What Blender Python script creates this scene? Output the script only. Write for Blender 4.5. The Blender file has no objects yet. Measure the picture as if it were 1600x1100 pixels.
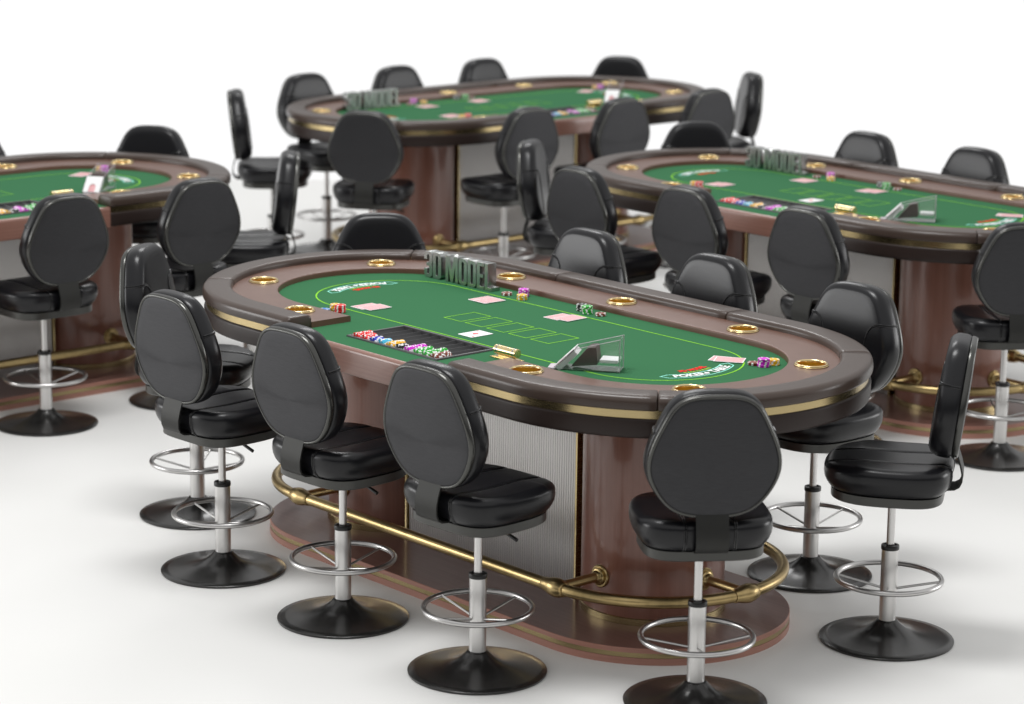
import bpy, bmesh, math, random
from mathutils import Vector, Matrix
random.seed(7)
sc = bpy.context.scene
COL = sc.collection
PI = math.pi
sin, cos = math.sin, math.cos

# ------------------------------------------------------------------ materials
def mat(name, col, rough=.5, metal=0., coat=0., coat_rough=.1, spec=.5, trans=0., ior=1.45, aniso=0.):
    m = bpy.data.materials.new(name); m.use_nodes = True
    b = m.node_tree.nodes['Principled BSDF']
    b.inputs['Base Color'].default_value = (*col, 1)
    b.inputs['Roughness'].default_value = rough
    b.inputs['Metallic'].default_value = metal
    b.inputs['Coat Weight'].default_value = coat
    b.inputs['Coat Roughness'].default_value = coat_rough
    b.inputs['Specular IOR Level'].default_value = spec
    b.inputs['Transmission Weight'].default_value = trans
    b.inputs['IOR'].default_value = ior
    b.inputs['Anisotropic'].default_value = aniso
    return m
def nodes(m): return m.node_tree.nodes, m.node_tree.links, m.node_tree.nodes['Principled BSDF']
def noise(m, scale=(1, 1, 1), nscale=50, detail=4, rough=.6, coord='Object'):
    n, l, b = nodes(m)
    tc = n.new('ShaderNodeTexCoord'); mp = n.new('ShaderNodeMapping'); mp.inputs['Scale'].default_value = scale
    nz = n.new('ShaderNodeTexNoise'); nz.inputs['Scale'].default_value = nscale
    nz.inputs['Detail'].default_value = detail; nz.inputs['Roughness'].default_value = rough
    l.new(tc.outputs[coord], mp.inputs[0]); l.new(mp.outputs[0], nz.inputs['Vector'])
    return nz, mp
def add_bump(m, src, strength, dist=.001):
    n, l, b = nodes(m)
    bp = n.new('ShaderNodeBump'); bp.inputs['Strength'].default_value = strength; bp.inputs['Distance'].default_value = dist
    l.new(src, bp.inputs['Height']); l.new(bp.outputs[0], b.inputs['Normal'])
    return bp
def vary_color(m, src, c1, c2, lo=.3, hi=.7):
    n, l, b = nodes(m)
    r = n.new('ShaderNodeValToRGB'); r.color_ramp.elements[0].position = lo; r.color_ramp.elements[1].position = hi
    r.color_ramp.elements[0].color = (*c1, 1); r.color_ramp.elements[1].color = (*c2, 1)
    l.new(src, r.inputs[0]); l.new(r.outputs[0], b.inputs['Base Color'])
def vary_rough(m, src, a, c):
    n, l, b = nodes(m)
    r = n.new('ShaderNodeMapRange'); r.inputs['To Min'].default_value = a; r.inputs['To Max'].default_value = c
    l.new(src, r.inputs['Value']); l.new(r.outputs[0], b.inputs['Roughness'])

def leather(name, col, rough, scale, strength, dist=.0006, spec=.5):
    m = mat(name, col, rough, spec=spec); n, l, b = nodes(m)
    tc = n.new('ShaderNodeTexCoord')
    v = n.new('ShaderNodeTexVoronoi'); v.inputs['Scale'].default_value = scale
    l.new(tc.outputs['Object'], v.inputs['Vector'])
    nz, _ = noise(m, nscale=scale * .45, detail=3)
    mx = n.new('ShaderNodeMath'); mx.operation = 'ADD'
    l.new(v.outputs['Distance'], mx.inputs[0]); l.new(nz.outputs['Fac'], mx.inputs[1])
    add_bump(m, mx.outputs[0], strength, dist)
    return m

M = {}
M['floor'] = mat('floor_white', (.77, .765, .75), .55, spec=.25)
nz, _ = noise(M['floor'], nscale=.9, detail=4); vary_color(M['floor'], nz.outputs['Fac'], (.765, .762, .743), (.780, .777, .760))
M['leather'] = leather('black_leather', (.0070, .0070, .0085), .28, 330, .16, spec=.42)
M['piping'] = mat('black_piping', (.010, .010, .011), .2)
M['armleather'] = leather('armrest_leather', (.060, .042, .034), .28, 300, .16, spec=.45)
M['skirt'] = leather('skirt_leather', (.026, .017, .0145), .40, 300, .18, spec=.3)
M['backfab'] = mat('back_panel_cloth', (.055, .055, .058), .52, metal=.8, spec=.3, aniso=.3)
n, l, b = nodes(M['backfab']); tg = n.new('ShaderNodeTangent'); tg.direction_type = 'RADIAL'; tg.axis = 'Z'
l.new(tg.outputs[0], b.inputs['Tangent']); b.inputs['Anisotropic Rotation'].default_value = .25
nz, _ = noise(M['backfab'], (6, 6, 170), 5, 5, .7); add_bump(M['backfab'], nz.outputs['Fac'], .35, .0008)
vary_color(M['backfab'], nz.outputs['Fac'], (.042, .042, .0445), (.062, .062, .0655))
M['shell'] = mat('gunmetal_shell', (.085, .085, .080), .26, metal=.85)
M['pan'] = mat('gunmetal_pan', (.075, .075, .071), .34, metal=.8)
M['bracket'] = mat('bracket_gunmetal', (.034, .034, .032), .5, metal=.7)
M['steel'] = mat('brushed_steel', (.62, .61, .60), .24, metal=1., aniso=.3)
nz, _ = noise(M['steel'], (30, 30, 2), 12, 4); vary_rough(M['steel'], nz.outputs['Fac'], .26, .38)
M['ring'] = mat('ring_steel', (.56, .55, .54), .28, metal=1.)
M['base'] = mat('black_enamel', (.035, .034, .033), .25, metal=.5, coat=.35, coat_rough=.2)
M['plastic'] = mat('black_plastic', (.012, .012, .012), .32)
M['tray'] = mat('tray_plastic', (.075, .075, .077), .4)
M['brass'] = mat('aged_brass', (.46, .34, .16), .24, metal=1.)
nz, _ = noise(M['brass'], (3, 3, 3), 14, 4); vary_rough(M['brass'], nz.outputs['Fac'], .28, .38)
vary_color(M['brass'], nz.outputs['Fac'], (.42, .31, .14), (.52, .39, .19))
M['band'] = mat('brushed_brass_band', (.48, .38, .20), .27, metal=1.)
nz, _ = noise(M['band'], (1, 1, 60), 30, 3); vary_rough(M['band'], nz.outputs['Fac'], .2, .32)
M['gold'] = mat('polished_gold', (.78, .62, .33), .2, metal=1.)
M['cupin'] = mat('amber_cup_inside', (.88, .36, .03), .38, metal=.65)
M['silver'] = mat('silver_letters', (.40, .41, .40), .26, metal=1.)

def wood(name, c1, c2, rough, coat, scale):
    m = mat(name, c1, rough, coat=coat, coat_rough=.12)
    nz, _ = noise(m, scale, 3.0, 6, .65); vary_color(m, nz.outputs['Fac'], c1, c2, .3, .72)
    add_bump(m, nz.outputs['Fac'], .12, .0005)
    return m
M['pillar'] = wood('mahogany_pillar', (.195, .076, .050), (.235, .099, .068), .34, .55, (24, 24, .6))
M['plinthw'] = wood('mahogany_plinth', (.160, .080, .064), (.215, .115, .094), .36, .3, (1.2, 22, 22))
M['plinthedge'] = wood('mahogany_edge', (.37, .175, .13), (.43, .215, .165), .42, .2, (2, 2, 60))
M['apron'] = wood('mahogany_apron', (.21, .10, .075), (.28, .145, .11), .33, .5, (1.2, 20, 40))
M['track'] = wood('mahogany_track', (.125, .060, .041), (.146, .074, .052), .36, .15, (5, 5, 5))
M['flute'] = mat('fluted_silver', (.66, .645, .635), .3, metal=.9)
M['groove'] = mat('dark_groove', (.008, .008, .008), .8, spec=.1)
M['under'] = mat('table_underside', (.03, .02, .018), .6)
M['felt'] = mat('green_felt', (.038, .185, .083), .95, spec=.15)
nz, _ = noise(M['felt'], nscale=900, detail=2); add_bump(M['felt'], nz.outputs['Fac'], .25, .0004)
nz, _ = noise(M['felt'], nscale=420, detail=3, rough=.8); vary_color(M['felt'], nz.outputs['Fac'], (.033, .137, .058), (.038, .152, .066))
M['lime'] = mat('lime_print', (.25, .62, .04), .9, spec=.1)
M['lime2'] = mat('pale_lime_print', (.42, .62, .08), .9, spec=.1)
M['red_print'] = mat('red_print', (.85, .035, .03), .9, spec=.1)
M['cyan_print'] = mat('mint_print', (.33, .84, .70), .9, spec=.1)
M['white_print'] = mat('white_print', (.85, .87, .86), .9, spec=.1)
M['paper'] = mat('card_white', (.86, .86, .86), .4)
M['pink'] = mat('card_back_pink', (.86, .45, .46), .4)
n, l, b = nodes(M['pink'])
tc = n.new('ShaderNodeTexCoord'); ck = n.new('ShaderNodeTexChecker'); ck.inputs['Scale'].default_value = 330
ck.inputs['Color1'].default_value = (.72, .30, .32, 1); ck.inputs['Color2'].default_value = (.78, .50, .51, 1)
l.new(tc.outputs['Object'], ck.inputs['Vector']); l.new(ck.outputs[0], b.inputs['Base Color'])
M['cardred'] = mat('card_red', (.80, .04, .05), .4)
M['acrylic'] = mat('clear_acrylic', (.97, .985, .98), .03, trans=.97, ior=1.33)
M['acedge'] = mat('acrylic_edge', (.82, .74, .80), .25, trans=.35, ior=1.3)
M['weight'] = mat('brown_weight', (.055, .035, .030), .35)
CH = dict(red=(.80, .012, .012), yellow=(.88, .47, .01), blue=(.02, .20, .62), navy=(.02, .03, .45), cyan=(.06, .45, .68),
          black=(.012, .012, .012), magenta=(.62, .01, .58), green=(.02, .38, .03), brown=(.20, .035, .015))
for k, c in CH.items(): M['chip_' + k] = mat('chip_' + k, c, .38)
M['chip_white'] = mat('chip_white', (.82, .82, .82), .38)

# ------------------------------------------------------------------ helpers
def link(o, parent=None):
    COL.objects.link(o)
    if parent is not None: o.parent = parent
    return o
def obj(name, me, parent=None):
    return link(bpy.data.objects.new(name, me), parent)
def empty(name, loc=(0, 0, 0), rz=0):
    o = bpy.data.objects.new(name, None); o.empty_display_size = .1
    o.location = loc; o.rotation_euler = (0, 0, rz); COL.objects.link(o); return o
def tag(o, label=None, cat=None, group=None, kind=None):
    if label: o['label'] = label
    if cat: o['category'] = cat
    if group: o['group'] = group
    if kind: o['kind'] = kind
    return o
def copy_tree(o, parent=None):
    c = o.copy(); COL.objects.link(c)
    if parent is not None:
        c.parent = parent; c.matrix_parent_inverse = o.matrix_parent_inverse.copy()
    for ch in list(o.children): copy_tree(ch, c)
    return c
class MB:
    def __init__(s): s.v = []; s.f = []; s.mi = []; s.sm = []
    def add(s, vs, fs, mi=0, smooth=True):
        o = len(s.v); s.v += [tuple(v) for v in vs]
        for f in fs:
            s.f.append(tuple(i + o for i in f)); s.mi.append(mi); s.sm.append(smooth)
        return s
    def loft(s, rings, closed=True, cap0=False, cap1=False, loop=False, mi=0, smooth=True):
        n = len(rings[0]); vs = [p for r in rings for p in r]; fs = []
        m = len(rings)
        for i in range(m if loop else m - 1):
            a = i * n; b_ = ((i + 1) % m) * n
            for j in range(n if closed else n - 1):
                k = (j + 1) % n; fs.append((a + j, a + k, b_ + k, b_ + j))
        s.add(vs, fs, mi, smooth)
        if cap0: s.add(rings[0], [tuple(range(n))[::-1]], mi, False)
        if cap1: s.add(rings[-1], [tuple(range(n))], mi, False)
        return s
    def lathe(s, prof, seg=48, c=(0, 0, 0), mi=0, smooth=True):
        rings = [[(c[0] + r * cos(2 * PI * k / seg), c[1] + r * sin(2 * PI * k / seg), c[2] + z) for k in range(seg)] for r, z in prof]
        return s.loft(rings, mi=mi, smooth=smooth)
    def tube(s, pts, r, seg=12, closed=False, mi=0, caps=True):
        pts = [Vector(p) for p in pts]; n = len(pts); rings = []
        up = None
        for i, p in enumerate(pts):
            if closed: t = (pts[(i + 1) % n] - pts[i - 1]).normalized()
            else: t = (pts[min(i + 1, n - 1)] - pts[max(i - 1, 0)]).normalized()
            if up is None:
                up = Vector((0, 0, 1)) if abs(t.z) < .9 else Vector((1, 0, 0))
            a = t.cross(up); 
            if a.length < 1e-5: a = t.orthogonal()
            a.normalize(); b_ = a.cross(t).normalized(); up = b_
            rr = r[i] if isinstance(r, (list, tuple)) else r
            rings.append([p + a * rr * cos(2 * PI * k / seg) + b_ * rr * sin(2 * PI * k / seg) for k in range(seg)])
        return s.loft(rings, loop=closed, cap0=caps and not closed, cap1=caps and not closed, mi=mi)
    def box(s, x0, x1, y0, y1, z0, z1, mi=0, M4=None, bev=0):
        b_ = bev
        if b_ <= 0:
            vs = [(x, y, z) for z in (z0, z1) for y in (y0, y1) for x in (x0, x1)]
            fs = [(0, 2, 3, 1), (4, 5, 7, 6), (0, 1, 5, 4), (2, 6, 7, 3), (0, 4, 6, 2), (1, 3, 7, 5)]
            if M4 is not None: vs = [M4 @ Vector(v) for v in vs]
            return s.add(vs, fs, mi, False)
        bm = bmesh.new(); bmesh.ops.create_cube(bm, size=1)
        for v in bm.verts: v.co = Vector(((x0 + x1) / 2 + v.co.x * (x1 - x0), (y0 + y1) / 2 + v.co.y * (y1 - y0), (z0 + z1) / 2 + v.co.z * (z1 - z0)))
        bmesh.ops.bevel(bm, geom=bm.edges[:], offset=b_, segments=2, affect='EDGES', profile=.7)
        bm.verts.index_update()
        vs = [v.co.copy() for v in bm.verts]
        if M4 is not None: vs = [M4 @ v for v in vs]
        fs = [tuple(v.index for v in f.verts) for f in bm.faces]; bm.free()
        return s.add(vs, fs, mi, False)
    def mesh(s, name, mats, auto=None):
        me = bpy.data.meshes.new(name); me.from_pydata(s.v, [], s.f)
        if not isinstance(mats, (list, tuple)): mats = [mats]
        for m in mats: me.materials.append(m)
        me.polygons.foreach_set('material_index', s.mi); me.polygons.foreach_set('use_smooth', s.sm)
        bm = bmesh.new(); bm.from_mesh(me)
        bmesh.ops.remove_doubles(bm, verts=bm.verts, dist=1e-6)
        bmesh.ops.recalc_face_normals(bm, faces=bm.faces)
        bm.to_mesh(me); bm.free()
        if auto:
            me.set_sharp_from_angle(angle=math.radians(auto))
        me.update(); return me
    def build(s, name, mats, parent=None, auto=40):
        return obj(name, s.mesh(name, mats, auto), parent)

# ------------------------------------------------------------------ stadium frames
S = .745
def frames_full(s=S, n=40, ns=24):
    fr = []
    for k in range(n + 1): a = -PI / 2 + PI * k / n; fr.append((s, 0, cos(a), sin(a)))
    for k in range(1, ns): fr.append((s - 2 * s * k / ns, 0, 0, 1))
    for k in range(n + 1): a = PI / 2 + PI * k / n; fr.append((-s, 0, cos(a), sin(a)))
    for k in range(1, ns): fr.append((-s + 2 * s * k / ns, 0, 0, -1))
    return fr
CUT = .44
# arc-length like parameter: right end: t in [0,1] ...; build list of (kind,value)
def fr_arc(cx, a0, a1, n): return [(cx, 0, cos(a0 + (a1 - a0) * k / n), sin(a0 + (a1 - a0) * k / n)) for k in range(n + 1)]
def fr_line(x0, x1, sy, n): return [(x0 + (x1 - x0) * k / n, 0, 0, sy) for k in range(n + 1)]
def join(*ls):
    out = []
    for l_ in ls:
        for f in l_:
            if out and all(abs(a - b_) < 1e-9 for a, b_ in zip(out[-1], f)): continue
            out.append(f)
    return out
D2 = math.radians
SEGS = [
    join(fr_line(CUT, S, -1, 8), fr_arc(S, -PI / 2, D2(-46), 16)),
    fr_arc(S, D2(-46), D2(47), 30),
    join(fr_arc(S, D2(47), PI / 2, 14), fr_line(S, .46, 1, 6)),
    fr_line(.46, -.46, 1, 16),
    join(fr_line(-.46, -S, 1, 6), fr_arc(-S, PI / 2, D2(133), 14)),
    fr_arc(-S, D2(133), D2(226), 30),
    join(fr_arc(-S, D2(226), D2(270), 16), fr_line(-S, -CUT, -1, 8)),
]
def pt(fr, r, z): return (fr[0] + fr[2] * r, fr[1] + fr[3] * r, z)
def sweep(mb, frames, prof, closed_prof=True, loop=False, caps=True, endbev=0, mi=0, smooth=True):
    rings = []
    if endbev:
        cr = sum(p[0] for p in prof) / len(prof); cz = sum(p[1] for p in prof) / len(prof)
        def shr(k): return [(r + (cr - r) / max(abs(cr - r), 1e-4) * min(k, abs(cr - r)), z + (cz - z) / max(abs(cz - z), 1e-4) * min(k, abs(cz - z))) for r, z in prof]
        def mv(i, j, d):
            A = Vector(pt(frames[i], .65, 0)); B = Vector(pt(frames[j], .65, 0)); t = d / (B - A).length
            f = [frames[i][q] + (frames[j][q] - frames[i][q]) * t for q in range(4)]; nn = math.hypot(f[2], f[3]); f[2] /= nn; f[3] /= nn
            return tuple(f)
        f = list(frames)
        st = [(mv(0, 1, .0008), shr(endbev)), (mv(0, 1, .0008 + endbev * .3), shr(endbev * .3)), (mv(0, 1, .0008 + endbev), prof)]
        en = [(mv(-1, -2, .0008 + endbev), prof), (mv(-1, -2, .0008 + endbev * .3), shr(endbev * .3)), (mv(-1, -2, .0008), shr(endbev))]
        seq = st + [(q, prof) for q in f[1:-1]] + en
        rings = [[pt(q, r, z) for r, z in pr] for q, pr in seq]
    else:
        rings = [[pt(q, r, z) for r, z in prof] for q in frames]
    mb.loft(rings, closed=closed_prof, cap0=caps and not loop, cap1=caps and not loop, loop=loop, mi=mi, smooth=smooth)

def rrect(r0, r1, z0, z1, rad, n=5, rt=None, rb=None):
    """rounded cross-section, rad per corner: outer-bottom, outer-top, inner-top, inner-bottom"""
    if not isinstance(rad, (list, tuple)): rad = [rad] * 4
    out = []
    cs = [(r1, z0, -90, -1, 1), (r1, z1, 0, -1, -1), (r0, z1, 90, 1, -1), (r0, z0, 180, 1, 1)]
    for (x, z, a0, sx, sz), R in zip(cs, rad):
        cx, cz = x + sx * R, z + sz * R
        for k in range(n + 1):
            a = math.radians(a0 + 90 * k / n); out.append((cx + R * cos(a), cz + R * sin(a)))
    return out

ZF, ZT = .928, .950
HOLD = [(-1.1605, -.2904), (-1.1605, .2904), (-.626, .518), (0, .518), (.626, .518), (1.1605, .2904), (1.1605, -.2904), (.626, -.518), (-.626, -.518)]
TRAY = (-.25, .25, -.592, -.325)

def sheet_with_holes(outer, holes, z):
    from mathutils.geometry import delaunay_2d_cdt
    vs = []; es = []
    for P in [outer] + holes:
        o = len(vs); n = len(P); vs += [Vector(p) for p in P]; es += [(o + i, o + (i + 1) % n) for i in range(n)]
    v2, _, f2, *_ = delaunay_2d_cdt(vs, es, [], 0, 1e-7)
    def inside(P, x, y):
        r = False; n = len(P)
        for i in range(n):
            (x1, y1), (x2, y2) = P[i - 1], P[i]
            if (y1 > y) != (y2 > y) and x < (x2 - x1) * (y - y1) / (y2 - y1) + x1: r = not r
        return r
    keep = []
    for f in f2:
        cx = sum(v2[i].x for i in f) / 3; cy = sum(v2[i].y for i in f) / 3
        if inside(outer, cx, cy) and not any(inside(h, cx, cy) for h in holes): keep.append(tuple(f))
    return [(v.x, v.y, z) for v in v2], keep

def stad_poly(s, r, n=36):
    return [(s + r * cos(-PI / 2 + PI * k / n), r * sin(-PI / 2 + PI * k / n)) for k in range(n + 1)] + \
           [(-s + r * cos(PI / 2 + PI * k / n), r * sin(PI / 2 + PI * k / n)) for k in range(n + 1)]

def curve_mesh(name, polys, extrude=0., bevel=0., mats=None):
    cu = bpy.data.curves.new(name, 'CURVE'); cu.dimensions = '2D'; cu.fill_mode = 'BOTH' if extrude else 'FRONT'
    cu.extrude = extrude; cu.bevel_depth = bevel; cu.bevel_resolution = 1
    for p in polys:
        sp = cu.splines.new('POLY'); sp.points.add(len(p) - 1); sp.use_cyclic_u = True
        for q, (x, y) in zip(sp.points, p): q.co = (x, y, 0, 1)
    o = bpy.data.objects.new(name, cu); COL.objects.link(o)
    dg = bpy.context.evaluated_depsgraph_get(); dg.update()
    me = bpy.data.meshes.new_from_object(o.evaluated_get(dg)); me.name = name
    bpy.data.objects.remove(o); bpy.data.curves.remove(cu)
    me.materials.clear()
    if mats: me.materials.append(mats)
    return me
def text_mesh(name, s, size, offset=0., xs=1., spacing=1.):
    cu = bpy.data.curves.new(name, 'FONT'); cu.body = s; cu.size = size; cu.offset = offset; cu.align_x = 'CENTER'; cu.space_character = spacing
    cu.resolution_u = 3
    o = bpy.data.objects.new(name, cu); COL.objects.link(o)
    dg = bpy.context.evaluated_depsgraph_get(); dg.update()
    me = bpy.data.meshes.new_from_object(o.evaluated_get(dg))
    vs = [(v.co.x * xs, v.co.y) for v in me.vertices]; fs = [tuple(p.vertices) for p in me.polygons]
    bpy.data.objects.remove(o); bpy.data.curves.remove(cu); bpy.data.meshes.remove(me)
    return vs, fs

def fillet(P, n=5):
    out = []; N = len(P)
    for i, (x, y, r) in enumerate(P):
        if r <= 0: out.append((x, y)); continue
        p = Vector((x, y)); a = Vector(P[i - 1][:2]) - p; c = Vector(P[(i + 1) % N][:2]) - p
        a.normalize(); c.normalize(); ang = a.angle(c); d = r / math.tan(ang / 2)
        p0 = p + a * d; p1 = p + c * d; cen = p + (a + c).normalized() * (r / sin(ang / 2))
        a0 = math.atan2((p0 - cen).y, (p0 - cen).x); a1 = math.atan2((p1 - cen).y, (p1 - cen).x)
        da = (a1 - a0 + PI) % (2 * PI) - PI
        for k in range(n + 1): t = a0 + da * k / n; out.append((cen.x + r * cos(t), cen.y + r * sin(t)))
    return out

# ------------------------------------------------------------------ poker table
def build_table():
    T = empty('poker_table')
    # plinth
    fr = frames_full(.72)
    mb = MB(); sweep(mb, fr, [(.25, 0), (.480, 0), (.480, .0235), (.474, .0238), (.25, .0238)], False, True, smooth=False)
    lo = mb.build('plinth_base', M['plinthedge'], T, 30)
    mb = MB(); sweep(mb, fr, [(.3, .0245), (.4785, .0245), (.4785, .0405), (.3, .0405)], False, True)
    mb.build('brass_stripe', M['band'], lo)
    mb = MB(); sweep(mb, fr, [(.3, .041), (.480, .041), (.480, .0560), (.478, .0578)], False, True)
    mb.build('upper_edge', M['plinthedge'], lo)
    mb = MB(); p = stad_poly(.72, .478); mb.add([(x, y, .058) for x, y in p], [tuple(range(len(p)))], smooth=False)
    mb.build('plinth_top', M['plinthw'], lo)
    # pedestal pillars
    for sx in (1, -1):
        mb = MB(); mb.lathe([(.25, .058), (.25, .865)], 96, (sx * .72, 0, 0))
        pil = mb.build('pillar', M['pillar'], T)
        mb = MB(); mb.lathe([(.25, .083), (.2545, .0825), (.256, .081), (.256, .0585)], 96, (sx * .72, 0, 0))
        mb.build('base_ring', M['band'], pil)
        for ang in (-90, 0 if sx > 0 else 180, 90):
            a = math.radians(ang); cx = sx * .72
            d = Vector((cos(a), sin(a), 0)); m4 = Matrix.Translation((cx, 0, .21)) @ Matrix.Rotation(a, 4, 'Z') @ Matrix.Rotation(PI / 2, 4, 'Y')
            mb = MB(); prof = [(.0, .262), (.036, .262), (.038, .258), (.040, .252), (.040, .247)]
            prof = [(.040, .2455), (.040, .254), (.037, .2575), (.030, .258), (.030, .264), (.027, .267), (.023, .268), (.021, .275), (.017, .279), (.0165, .44)]
            rings = [[m4 @ Vector((r * cos(2 * PI * k / 32), r * sin(2 * PI * k / 32), z)) for k in range(32)] for r, z in prof]
            mb.loft(rings); mb.build('rail_bracket', M['brass'], pil)
    # fluted panel
    mb = MB(); X = .462; N = 78
    def flrow(y, sgn):
        out = []
        for i in range(N * 8 + 1):
            x = -X + 2 * X * i / (N * 8); ph = (i % 8) / 8
            out.append((x, y + sgn * (.0052 * math.sqrt(max(0, 1 - ((ph - .5) / .30) ** 2)) if .19 < ph < .81 else 0)))
        return out
    X = .4675; outline = flrow(-.1245, -1) + [(x, y) for x, y in reversed(flrow(.1245, 1))]
    mb.loft([[(x, y, z) for x, y in outline] for z in (.058, .865)])
    nf = len(mb.f)
    for q in range(nf):
        if len(mb.f[q]) == 4:
            ys = [abs(mb.v[w_][1]) for w_ in mb.f[q]]
            if max(ys) < .1262: mb.mi[q] = 1
    pan = mb.build('fluted_panel', [M['flute'], M['groove']], T, 50)
    for sx in (-1, 1):
        for sy in (-1, 1):
            mb = MB(); mb.box(*sorted((sx * .4680, sx * .4755)), *sorted((sy * .03, sy * .1395)), .0585, .86); mb.build('panel_trim', M['band'], pan)
    # foot rail
    fr = frames_full(.72, 40, 30); R = .452
    mb = MB(); mb.tube([pt(q, R, .21) for q in fr], .0205, 20, closed=True)
    rail = mb.build('foot_rail', M['brass'], T)
    sp = []
    for sx in (1, -1): sp += [((sx * .72, -R), 0), ((sx * .72, R), 0), ((sx * (.72 + R), 0), 90)]
    for (x, y), rz in sp:
        a = math.radians(rz); d = Vector((cos(a), sin(a), 0))
        zs = [-.062, -.060, -.045, -.02, 0, .02, .034, .036, .040]; rs = [.0225, .0235, .0245, .031, .0335, .031, .0255, .0265, .0225]
        mb = MB(); rr = [0.9 if False else r_ for r_ in rs]
        # follow the bend of the rail at the end fittings
        pts = []
        for z in zs:
            if rz == 0: 
                e = x + z * (1 if x > 0 else -1)
                if abs(e) > .72:
                    th = (abs(e) - .72) / R; pts.append((math.copysign(.72 + R * sin(th), e), math.copysign(R * cos(th), y), .21))
                else: pts.append((e, y, .21))
            else:
                th = z / R; pts.append((math.copysign(.72 + R * cos(th), x), R * sin(th), .21))
        mb.tube(pts, rs, 24); mb.build('rail_fitting', M['brass'], rail)
    # underside and apron
    mb = MB(); p = stad_poly(S, .66); mb.add([(x, y, .836) for x, y in p], [tuple(range(len(p)))], smooth=False)
    mb.loft([[(x, y, .836) for x, y in p], [(x, y, .90) for x, y in p]])
    mb.build('table_board', M['under'], T)
    mb = MB(); prof = [(-.640, .833), (-.700, .833), (-.7025, .836), (-.7025, .914), (-.701, .921), (-.697, .926), (-.691, .9285), (-.684, .9288), (-.684, .922), (-.640, .922)]
    mb.loft([[(x, y, z) for y, z in prof] for x in (-.4405, .4405)], cap0=True, cap1=True)
    mb.build('apron', M['apron'], T, 35)
    # felt
    out = []
    p = stad_poly(S, .60)
    # order: right arc (-90..90), left arc (90..270) then near straight with cutout bulge
    out = p + [(-.50, -.60), (-.50, -.6845), (.50, -.6845), (.50, -.60)]
    x0, x1, y0, y1 = TRAY; g = .006
    hole = [(x0 + g, y0 + g), (x1 - g, y0 + g), (x1 - g, y1 - g), (x0 + g, y1 - g)]
    vs, fs = sheet_with_holes(out, [hole], ZF)
    mb = MB(); mb.add(vs, fs, smooth=False); felt = mb.build('felt', M['felt'], T)
    # felt print
    def strip_loop(P, w, z, closed=True):
        rings = []; n = len(P)
        for i in range(n):
            a = Vector(P[i - 1]); b_ = Vector(P[i]); c = Vector(P[(i + 1) % n])
            d1 = (b_ - a).normalized(); d2 = (c - b_).normalized(); n1 = Vector((-d1.y, d1.x)); n2 = Vector((-d2.y, d2.x))
            m_ = (n1 + n2).normalized(); k = w / 2 / max(.3, m_.dot(n1))
            rings.append([(b_.x + m_.x * k, b_.y + m_.y * k, z), (b_.x - m_.x * k, b_.y - m_.y * k, z)])
        return rings
    zp = ZF + .0007
    mb = MB(); mb.loft(strip_loop(stad_poly(.7103, .301, 40), .0058, zp), closed=False, loop=True)
    for i in range(5):
        a = -.283 + i * .1194
        mb.loft(strip_loop([(a, -.112), (a + .0925, -.112), (a + .0925, .034), (a, .034)], .0042, zp), closed=False, loop=True)
    mb.build('betting_lines', M['lime'], felt)
    for sx in (1, -1):
        def place(vs, rbase):   # text bent on the end arc, tops towards the table centre
            o = []
            for x, y in vs:
                r = rbase - y; a = x / rbase
                X, Y = .705 + r * cos(a), r * sin(a)
                o.append((X * sx, Y * sx))
            return o
        def lettering(s, size, rbase, m, off, xs, name, spc=1.):
            vs, fs = text_mesh(name, s, size, off, xs, spc); q = place(vs, rbase)
            mb = MB(); mb.add([(x, y, zp + .0006) for x, y in q], fs, smooth=False); mb.build(name, m, felt)
        vs, fs = text_mesh('lettering', 'POKER   TABLE', .047, .0018, .88, 1.0)
        q = place(vs, .266); mb = MB(); mb.add([(x, y, zp + .0006) for x, y in q], fs, smooth=False)
        q = place([(0, .030), (-.010, .015), (0, 0), (.010, .015)], .266); mb.add([(x, y, zp + .0006) for x, y in q], [(0, 1, 2, 3)], smooth=False)
        mb.build('table_lettering', M['white_print'], felt)
        lettering('PLACE YOUR BETS', .0165, .219, M['lime2'], .0006, .95, 'small_lettering')
        vs, fs = text_mesh('lettering', '3D MODEL', .030, .0016, .9, 1.0)
        q = place(vs, .197); mb = MB(); mb.add([(x, y, zp + .0006) for x, y in q], fs, smooth=False)
        mb.build('red_lettering', M['red_print'], felt)
        # plaque outline
        P = []
        a1 = math.radians(34)
        for k in range(21): a = -a1 + 2 * a1 * k / 20; P.append((.705 + .274 * cos(a), .274 * sin(a)))
        a2 = math.radians(40); P.append((.705 + .251 * cos(a2), .251 * sin(a2)))
        for k in range(21): a = a1 - 2 * a1 * k / 20; P.append((.705 + .228 * cos(a), .228 * sin(a)))
        P.append((.705 + .251 * cos(-a2), .251 * sin(-a2)))
        P = [(x * sx, y * sx) for x, y in P]
        mb = MB(); mb.loft(strip_loop(P, .0045, zp), closed=False, loop=True); mb.build('plaque_outline', M['cyan_print'], felt)
    # cup-holder track
    frt = join(*SEGS)
    ro = .603; ri = .431
    outer = [pt(q, ro, 0)[:2] for q in frt] + [pt(q, ri, 0)[:2] for q in reversed(frt)]
    holes = [[(x + .0515 * cos(2 * PI * k / 40), y + .0515 * sin(2 * PI * k / 40)) for k in range(40)] for x, y in HOLD]
    vs, fs = sheet_with_holes(outer, holes, ZT)
    mb = MB(); mb.add(vs, fs, smooth=False)
    lip = [(ri, ZT), (ri - .003, ZT - .0004), (ri - .0055, ZT - .002), (ri - .0062, ZT - .005), (ri - .0062, ZF)]
    sweep(mb, frt, lip, closed_prof=False, caps=False)
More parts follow.
